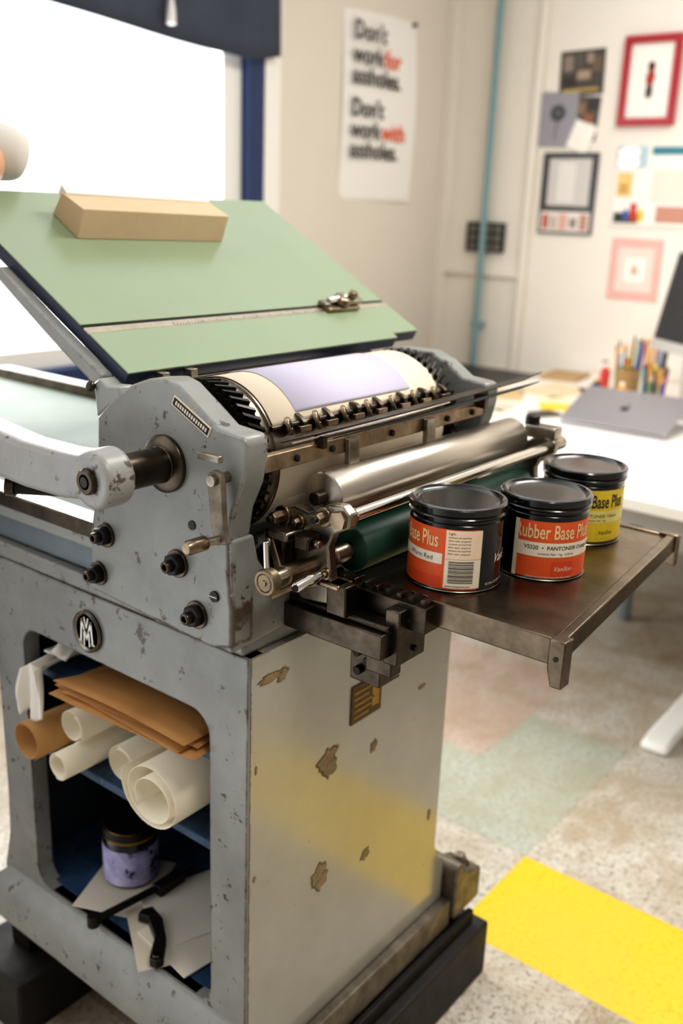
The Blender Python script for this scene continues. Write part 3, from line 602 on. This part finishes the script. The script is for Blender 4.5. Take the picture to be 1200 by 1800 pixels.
mb=MB(); mb.box(1.335,1.365,.60,.76,.93,.965,steel_d); mb.done('slide_rail',pr,bevel=.002)
# shelf (front edge runs very slightly out of square)
sh=pempty('ink_shelf',(1.16,.54,.97),pr)
SX=1.378; YF0,YF1=.398,.440
mb=MB(); mb.prism([(.936,YF0+.014),(SX,YF1+.014),(SX,.668),(.936,.668)],'Z',.972,.980,shelfm); mb.done('shelf_plate',sh,bevel=.001)
mb=MB(); mb.box(.924,.9355,YF0-.001,.575,.950,.9825,shelfm); mb.prism([(.936,YF0),(SX,YF1),(SX,YF1+.0135),(.936,YF0+.0135)],'Z',.957,.9832,shelfm); mb.prism([(YF0-.006,.985),(YF0+.014,.985),(YF0+.014,.95),(YF0+.008,.928),(YF0-.006,.928)],'X',.916,.937,shelfm); mb.prism([(YF1-.004,.985),(YF1+.024,.985),(YF1+.024,.942),(YF1-.004,.936)],'X',SX,SX+.014,shelfm); mb.box(SX+.0005,SX+.010,YF1+.025,.60,.955,.9825,shelfm); mb.done('shelf_rim',sh,bevel=.0018)
MB().cyl((.9165,.402,.963),(.915,.402,.963),.003,blackm,14).done('screw',sh)
# feed board
ang=math.atan(.5506)
BM=Matrix.Translation((0,.970,1.217))@Matrix.Rotation(ang,4,'X')
fb=pempty('feed_board',(1.12,1.1,1.25),pr)
BX=1.472
mb=MB(BM); mb.prism([(.800,0),(1.395,0),(1.395,.012),(BX,.012),(BX,.45),(.800,.45)],'Z',-.020,-.0015,navy); mb.done('board_core',fb,bevel=.001)
mb=MB(BM); mb.prism([(.800,0),(1.395,0),(1.395,.012),(BX,.012),(BX,.0875),(.800,.0875)],'Z',-.0014,.001,green); mb.box(.800,BX,.107,.45,-.0014,.001,green); mb.done('green_surface',fb,bevel=.0005)
gs=mat('gauge_steel','#b9ae9c',.35,.6,var=.2,scale=60)
mb=MB(BM); mb.box(.800,BX,.0875,.1000,-.0014,.0010,gs); mb.box(.800,BX,.1000,.107,-.0014,-.0008,blackm)
for k in range(70): mb.box(.95+k*.0058,.9506+k*.0058,.0885,.0885+(.006 if k%5==0 else .003),.0010,.0013,blackm)
mb.done('gauge_strip',fb)
mb=MB(BM); mb.box(1.29,1.375,.082,.112,.0013,.009,nickel); mb.lathe([(.014,0),(.016,.003),(.014,.012),(.008,.014)],(1.335,.098,.009),(0,0,1),nickel,24); mb.cyl((1.30,.10,.014),(1.345,.10,.018),.006,polish,16); mb.box(1.345,1.385,.088,.108,.009,.018,steel); mb.cyl((1.36,.098,.018),(1.36,.098,.030),.008,nickel,18); mb.box(1.285,1.30,.090,.105,.008,.014,steel); mb.done('side_gauge',fb,bevel=.002)
mb=MB(); mb.prism([(1.000,1.160),(1.004,1.205),(.992,1.212),(.978,1.204),(.955,1.206),(.950,1.186),(.975,1.178)],'X',.771,.797,paint_l); mb.prism([(1.004,1.19),(1.10,1.245),(1.22,1.318),(1.218,1.335),(1.10,1.268),(1.0,1.214)],'X',.781,.799,paint_l); mb.cyl((.771,1.005,1.20),(.763,1.005,1.20),.007,steel_d,20); mb.done('board_support',fb,bevel=.003)
for x in (.845,.895):
    mb=MB(); mb.box(x,x+.012,.955,.972,1.175,1.215,steel); mb.done('feed_stop',fb,bevel=.001)
mb=MB(); mb.box(.81,FX0,.9575,.969,1.196,1.204,steel_d); mb.done('lower_rail',fb,bevel=.001)

# ------------------------------------------------------------------ cardboard box on board
mb=MB(BM@Matrix.Translation((.937,.314,.0012))@Matrix.Rotation(math.radians(-2),4,'Z'))
mb.prism([(0,0),(.070,0),(.064,.040),(.006,.046)],'X',0,.295,tan); mb.prism([(.055,.030),(.0755,.030),(.0745,.048),(.056,.044)],'X',.003,.292,white)
mb.done('cardboard_box',bevel=.0012,label='narrow tan cardboard box lying on the green feed board',category='box')

# ------------------------------------------------------------------ ink cans
def can(cx,cyy,z0,R,H,label,kind):
    e=empty('ink_can',(cx,cyy,z0),label,'can')
    t=Vector((-cx,-cyy,0)).normalized(); rt=Vector((-t.y,t.x,0))
    if rt.x*.62+rt.y*-.78<0: rt=-rt
    b=MB(); b.lathe([(0,.0015),(R-.003,.0015),(R-.0025,0),(R,.001),(R,.003),(R-.0012,.005),(R-.0012,H-.022),(R-.003,H-.020),(R-.003,H-.014)],(cx,cyy,z0),(0,0,1),canb,64)
    b.lathe([(R-.0005,.0006),(R+.0006,.0016),(R-.0005,.003)],(cx,cyy,z0),(0,0,1),steel,64); b.done('can_body',e)
    l=MB(); l.lathe([(R-.002,0),(R+.001,.001),(R+.0015,.003),(R-.0004,.0050),(R+.0016,.0072),(R+.0018,.014),(R+.0006,.0158),(R-.0035,.0165),(R-.006,.0135),(R-.0085,.0125),(R-.010,.0132),(R-.014,.0130),(0,.0130)],(cx,cyy,z0+H-.0165),(0,0,1),lidm,64)
    l.done('can_lid',e)
    def P(phi,h,off=.0004):
        return Vector((cx,cyy,z0+h))+(t*math.cos(phi)+rt*math.sin(phi))*(R-.0012+off)
    def patch(mb,a,b_,h0,h1,m,off=.0004):
        a,b_=math.radians(a),math.radians(b_); n=max(2,int(abs(b_-a)/.06))
        mb.grid(lambda u,v:P(a+(b_-a)*u,h0+(h1-h0)*v,off),n,1,m)
    def tx(mb,s,size,a,h,m,off=.0009,xs=1,**k): mb.text(s,size,lambda x,y:P(math.radians(a)+x*xs/R,h+y,off),m,**k)
    g=MB(); deep=mat('deep_orange','#cf4a20',.45)
    if kind==1:
        patch(g,-150,-11,.004,.082,orange); patch(g,-11,30,.004,.082,orange)
        tx(g,'Rubber Base Plus',.027,-120,.0580,txtc,bold=.0004,xs=.56)
        patch(g,-140,-14,.036,.050,labw,.0007); tx(g,'VS310  PANTONE',.006,-128,.0425,inkk); tx(g,'Warm Red',.0085,-62,.0400,inkk)
        patch(g,-11,33,.044,.081,labt,.0007); tx(g,'Light',.0045,-8,.0755,inkk)
        for k in range(6): tx(g,'alkali resist  prepared' if k%2 else 'contents net lead free',.0032,-8,.0712-.0042*k,inkk)
        patch(g,-11,33,.006,.0435,labw,.0007)
        h=.013
        for w in (1,.6,1.4,.5,.8,1.6,.6,.5,1.2,.9,.5,1.5,.7,.6,1.1,.5,1.3):
            patch(g,-6,24,h,h+w*.0009,inkk,.0010); h+=w*.0009+.0009
        tx(g,'www.vansonink.com',.0038,-9,.0075,inkk)
        tx(g,'VanSon',.016,52,.036,labw,bold=.0002,shear=.4); tx(g,'ROYAL DUTCH PRINTING INK',.0045,42,.008,labw)
        patch(g,-150,-14,.006,.020,deep,.0006)
    elif kind==2:
        patch(g,-34,82,.002,.080,orange)
        tx(g,'Rubber Base Plus',.027,-36,.0575,txtc,bold=.0004,xs=.58)
        patch(g,-34,82,.033,.052,labw,.0007); tx(g,'VS320  •  PANTONE® Orange 021',.0074,-22,.0428,inkk,bold=.0001); tx(g,'contents Net 1 kg.  2.20 Lb.',.0044,-4,.0360,inkk)
        patch(g,-37,-31,.002,.080,labw,.0010)
        patch(g,16,46,.008,.027,deep,.0008); tx(g,'VanSon',.0088,17.5,.0145,labw,off=.0012,shear=.4)
        tx(g,'ROYAL DUTCH PRINTING INK FACTORIES',.0032,-16,.0045,labw)
    else:
        patch(g,-70,100,.006,.082,yellow)
        tx(g,'Rubber Base Plus',.027,-33,.0565,inkk,bold=.0004,xs=.55)
        patch(g,-70,100,.034,.052,mat('pale_yellow','#e4d57e',.5,var=.15,scale=50),.0007); tx(g,'PANTONE® Yellow',.0070,0,.042,inkk); tx(g,'contents Net 1 kg.',.0042,8,.0365,inkk)
        patch(g,26,56,.010,.028,yellow,.0008); tx(g,'VanSon',.0082,27,.017,inkk,off=.0012,shear=.4)
    g.done('label',e)
can(1.016,.5995,.9802,.0605,.108,'black lidded ink can with orange label and barcode',1)
can(1.129,.534,.9802,.0580,.108,'black lidded ink can with orange and white label',2)
can(1.299,.558,.9802,.0590,.108,'black lidded ink can with yellow label',3)

# ------------------------------------------------------------------ cabinet contents
def roll(y,z,r,x0,x1,m,label,turns=2.3,gap=.010,sq=1.0,start=0,th=.0008,ecc=0):
    n=int(turns*28); prof=[]
    for i in range(n+1):
        a=start+2*PI*turns*i/n; rr=r-gap*(1-i/n)*turns
        prof.append((y+rr*math.cos(a)*sq,z+rr*math.sin(a)-ecc*(r-rr)))
    mb=MB(); mb.grid(lambda u,v:(x0+(x1-x0)*u,)+prof[min(n,int(round(v*n)))],1,n,m)
    return mb.done('paper_roll',solid=th,smooth=60,label=label,category='paper roll')
roll(1.205,.6055,.0325,.768,1.22,kraftroll,'brown kraft paper roll on the cabinet shelf',1.5,.003,start=1)
roll(1.122,.5955,.0230,.766,1.20,creamroll,'tight thin cream paper roll on the shelf',1.8,.0030)
roll(1.130,.6475,.0275,.800,1.22,creamroll,'cream paper roll resting on a thinner roll',1.4,.004,start=2)
roll(1.045,.6040,.0310,.825,1.22,creamroll,'cream paper roll deep on the cabinet shelf',1.5,.005,start=.5)
roll(.926,.6285,.0560,.780,1.20,creamroll,'large loosely coiled cream paper roll',2.15,.0130,1.12,start=-.6,ecc=.45)
def ks(k):
    ca=math.radians((3,-2,5,1)[k])
    def f(u,v):
        a=.40*u-.20; b_=(.295-.015*k)*(v-.5)
        x=.968+.006*k+a*math.cos(ca)-b_*math.sin(ca); y=.990+a*math.sin(ca)+b_*math.cos(ca)
        return (x,y,.7215+.0040*k+.0008*math.sin(6*v+2*u))
    return f
for k in range(4):
    MB().grid(ks(k),14,14,kraft).done('kraft_paper_sheet',solid=.0008,label='thin brown kraft paper sheet on the upper shelf',category='paper',group='kraft sheets on the upper shelf')
mb=MB(); 
def fold(u,v):
    x=.772+.16*u; y=.845+.285*v*(.25+.75*(1-.3*u))
    return (x,y,.7375+.016*math.sin(PI*min(1,v*1.1))*(.3+.7*u)+.003*(1-v))
mb.grid(fold,10,14,kraft); mb.done('kraft_paper_sheet',solid=.0012,label='folded brown kraft sheet lying over the flat sheets',category='paper')
def cl(u,v):
    L=.155*v; y=1.172+.050*u
    if L<.07: x=.86-L; z=.722+.012+.006*math.sin(9*u+2)
    else: x=.79-.006-.004*math.sin(8*u); z=.734-(L-.07)*1.0+.006*math.sin(9*u+2)
    return (x-.004+.005*math.sin(14*u+5*v),y+.008*math.sin(6*v+u*3),z)
MB().grid(cl,16,22,cloth).done('cloth_rag',solid=.003,label='crumpled white cloth rag hanging over the shelf edge',category='cloth')
mb=MB(); mb.grid(lambda u,v:(.82+.16*u,1.165+.055*v,.737+.040*math.sin(PI*u)*math.sin(PI*v)+.006*math.sin(15*u)*math.cos(11*v)+.003),16,16,cloth); mb.done('cloth_bundle',solid=.003,label='bundled white cloth on the upper shelf',category='cloth')
jr=empty('ink_jar',(.915,1.14,.306),'dark glass jar with gold rimmed lid and purple label','jar')
b=(.915,1.14,.3062)
MB().lathe([(0,0),(.044,0),(.047,.004),(.047,.080),(.043,.090),(0,.090)],b,(0,0,1),canb,48).done('jar_body',jr)
MB().lathe([(.0475,.006),(.0477,.074)],b,(0,0,1),mat('purple_label','#8079ba',.5,color2='#c9c5e2',scale=30,chip='#2a2740',chipscale=26,thr=.57),48).done('label',jr)
mb=MB(); mb.lathe([(.0445,.086),(.0465,.088),(.0465,.092)],b,(0,0,1),brass,48); mb.lathe([(.0465,.092),(.0465,.102),(.045,.1045),(.043,.1045)],b,(0,0,1),blackm,48); mb.lathe([(.0432,.1040),(.0420,.1052),(.0405,.1040)],b,(0,0,1),brass,48); mb.lathe([(.0410,.1042),(.038,.1030),(0,.1030)],b,(0,0,1),blackm,48); mb.done('jar_lid',jr)
sheet('envelope',.885,.965,.18,.14,-32,D('#ddd3c1'),'plain cream envelope lying in the cabinet',z=.3040,th=.002,cat='envelope')
sheet('envelope',.915,.940,.20,.13,-8,D('#ece4d5'),'white envelope lying in the cabinet',z=.3064,th=.002,cat='envelope')
sheet('envelope',.89,1.125,.15,.12,24,D('#e6ddcd'),'white paper under the ink jar',z=.3040,th=.0016,cat='paper')
sheet('envelope',.945,.985,.19,.14,-20,D('#f3ecdf'),'top white envelope in the cabinet stack',z=.3088,th=.002,cat='envelope')
mb=MB(); mb.path([(.778,1.080,.321),(.80,1.076,.321),(.98,1.050,.321)],[.006,.0065,.0065],blackm,10); mb.cyl((.786,1.079,.3115),(.786,1.079,.331),.010,blackm,20); mb.box(.90,.955,1.047,1.067,.3115,.330,blackm); mb.done('pry_bar',bevel=.001,label='black iron bar tool lying across the papers',category='tool')
mb=MB(); mb.prism([(.845,1.015),(.838,1.032),(.850,1.036),(.866,1.028),(.858,.995),(.832,.957),(.800,.928),(.788,.931),(.786,.944),(.797,.953),(.825,.975)],'Z',.3113,.327,blackm); mb.cyl((.797,.940,.327),(.797,.940,.330),.007,steel_d,20); mb.done('wrench',bevel=.003,label='black cast iron wrench lying on the envelopes',category='tool')

# ------------------------------------------------------------------ person
pe=empty('person',(.50,1.78,0),'person in a white shirt leaning an arm on the press','person')
def skinmesh(name,verts,edges,radii,m,root=0,sub=2,parent=pe):
    me=bpy.data.meshes.new(name); base=WLOC[parent.name]
    me.from_pydata([tuple(Vector(v)-base) for v in verts],edges,[]); me.materials.append(m)
    o=bpy.data.objects.new(name,me); bpy.context.scene.collection.objects.link(o); o.parent=parent
    k=o.modifiers.new('k','SKIN'); k.use_smooth_shade=True
    sv=me.skin_vertices[0].data
    for i,r in enumerate(radii):
        sv[i].radius=(r,r); sv[i].use_root=(i==root)
    q=o.modifiers.new('u','SUBSURF'); q.levels=sub; q.render_levels=sub
    WLOC[o.name]=base.copy(); return o
SL=(.64,1.60,1.43); SR=(.36,1.84,1.41); EL=(.900,1.388,1.478); WRL=(.68,1.265,1.440)
V=[(.48,1.78,.95),(.48,1.77,1.10),(.485,1.75,1.28),(.49,1.73,1.42),(.495,1.72,1.49),(.50,1.705,1.56),(.505,1.695,1.63),(.50,1.70,1.70),
   SL,EL,(.80,1.33,1.465),WRL,(.655,1.245,1.430),
   SR,(.30,1.80,1.13),(.36,1.66,.95),(.38,1.61,.88),
   (.53,1.74,.90),(.56,1.72,.50),(.55,1.74,.09),(.60,1.68,.04),
   (.42,1.83,.90),(.41,1.86,.50),(.40,1.87,.09),(.45,1.80,.04)]
E=[(0,1),(1,2),(2,3),(3,4),(4,5),(5,6),(6,7),(3,8),(8,9),(9,10),(10,11),(11,12),(3,13),(13,14),(14,15),(15,16),(0,17),(17,18),(18,19),(19,20),(0,21),(21,22),(22,23),(23,24)]
Rr=[.13,.125,.135,.12,.055,.07,.085,.075,.055,.034,.038,.027,.03,.055,.042,.028,.03,.085,.058,.04,.035,.085,.058,.04,.035]
skinmesh('body',V,E,Rr,skin)
h0=Vector((.655,1.245,1.430))
for k,(dx,dy) in enumerate(((.006,-.022),(.0,-.010),(-.006,.004),(-.010,.018))):
    p=h0+Vector((dx-.01,dy*.9-.004,0)); d=Vector((-.85,-.5,0)); skinmesh('finger',[p,p+d*.028+Vector((0,0,.004)),p+d*(.050+.003*k)+Vector((0,0,-.004)),p+d*(.064+.004*(k%3))+Vector((0,0,-.014))],[(0,1),(1,2),(2,3)],[.0095,.009,.0085,.007],skin,sub=1)
p=h0+Vector((.012,-.018,0)); skinmesh('thumb',[p,p+Vector((.004,-.026,.0)),p+Vector((-.006,-.046,-.006))],[(0,1),(1,2)],[.011,.010,.008],skin,sub=1)
skinmesh('shirt',[V[0],V[1],V[2],V[3],SL,(.78,1.50,1.475),(.85,1.45,1.488),(.895,1.420,1.497),(.930,1.396,1.489),(.955,1.378,1.480),SR,(.32,1.81,1.22)],[(0,1),(1,2),(2,3),(3,4),(4,5),(5,6),(6,7),(7,8),(8,9),(3,10),(10,11)],[.145,.14,.15,.13,.075,.056,.045,.052,.046,.034,.075,.06],mat('white_shirt','#d8d3cb',.85,bump=.6,bscale=14))
skinmesh('trousers',[V[0],V[17],V[18],V[19],V[21],V[22],V[23]],[(0,1),(1,2),(2,3),(0,4),(4,5),(5,6)],[.148,.10,.075,.06,.10,.075,.06],mat('dark_denim','#2b3446',.85))
skinmesh('hair',[(.485,1.715,1.68),(.49,1.71,1.74),(.47,1.73,1.62)],[(0,1),(0,2)],[.09,.075,.07],mat('brown_hair','#3b2a20',.8))
MB().lathe([(.0,0),(.012,.004),(.007,.03),(0,.034)],(.56,1.64,1.63),(.6,-.75,.1),skin,12).done('nose',pe)

# ------------------------------------------------------------------ light
w=bpy.data.worlds.new('World'); bpy.context.scene.world=w; w.use_nodes=True; N=w.node_tree.nodes; L=w.node_tree.links
bg=N['Background']; tc=N.new('ShaderNodeTexCoord'); sp=N.new('ShaderNodeSeparateXYZ'); L.new(tc.outputs['Generated'],sp.inputs[0])
r=N.new('ShaderNodeValToRGB'); mr=N.new('ShaderNodeMapRange'); mr.inputs[1].default_value=-1; mr.inputs[2].default_value=1; L.new(sp.outputs['Y'],mr.inputs[0]); L.new(mr.outputs[0],r.inputs[0])
E_=r.color_ramp.elements; E_[0].position=0; E_[0].color=(.59,.535,.47,1); E_[1].position=.95; E_[1].color=(4.8,4.9,5.0,1)
e=E_.new(.45); e.color=(.61,.57,.525,1); e=E_.new(.62); e.color=(1.75,1.75,1.74,1)
L.new(r.outputs[0],bg.inputs[0]); bg.inputs[1].default_value=.59
def area(name,loc,rot,sx,sy,en,col):
    l=bpy.data.lights.new(name,'AREA'); l.shape='RECTANGLE'; l.size=sx; l.size_y=sy; l.energy=en; l.color=col
    o=bpy.data.objects.new(name,l); o.location=loc; o.rotation_euler=rot; bpy.context.scene.collection.objects.link(o); return o
area('window_daylight',(1.75,2.95,1.75),(math.radians(-90),0,0),2.1,1.5,85,(1,1,1))
area('overhead_fill',(2.6,.4,3.0),(0,0,0),1.6,.5,48,(1,.97,.92))  # unseen overhead fill, added to brighten the room and give contrast
area('overhead_fill',(.6,-.4,2.9),(0,math.radians(-10),0),1.0,.3,26,(1,.955,.88))  # second added fill, smaller and warmer, no real fixture
# ------------------------------------------------------------------ camera
cd=bpy.data.cameras.new('Camera'); cd.sensor_fit='VERTICAL'; cd.sensor_height=36; cd.sensor_width=24; cd.lens=34
cam=bpy.data.objects.new('Camera',cd); bpy.context.scene.collection.objects.link(cam)
rv=Vector((.6208,-.784,.0372)); fv=Vector((.7546,.5832,-.3007)); fv.normalize(); rv=(rv-fv*rv.dot(fv)).normalized(); uv=rv.cross(fv)
M=Matrix((rv,uv,-fv)).transposed().to_4x4(); M.translation=(0,0,1.43); cam.matrix_world=M
cd.clip_start=.05; cd.dof.use_dof=True; cd.dof.focus_distance=1.17; cd.dof.aperture_fstop=2.9
bpy.context.scene.camera=cam
vs_=bpy.context.scene.view_settings; vs_.view_transform='Standard'; vs_.exposure=-0.03
for lk in ('Medium High Contrast','Standard - Medium High Contrast'):
    try: vs_.look=lk; break
    except Exception: pass
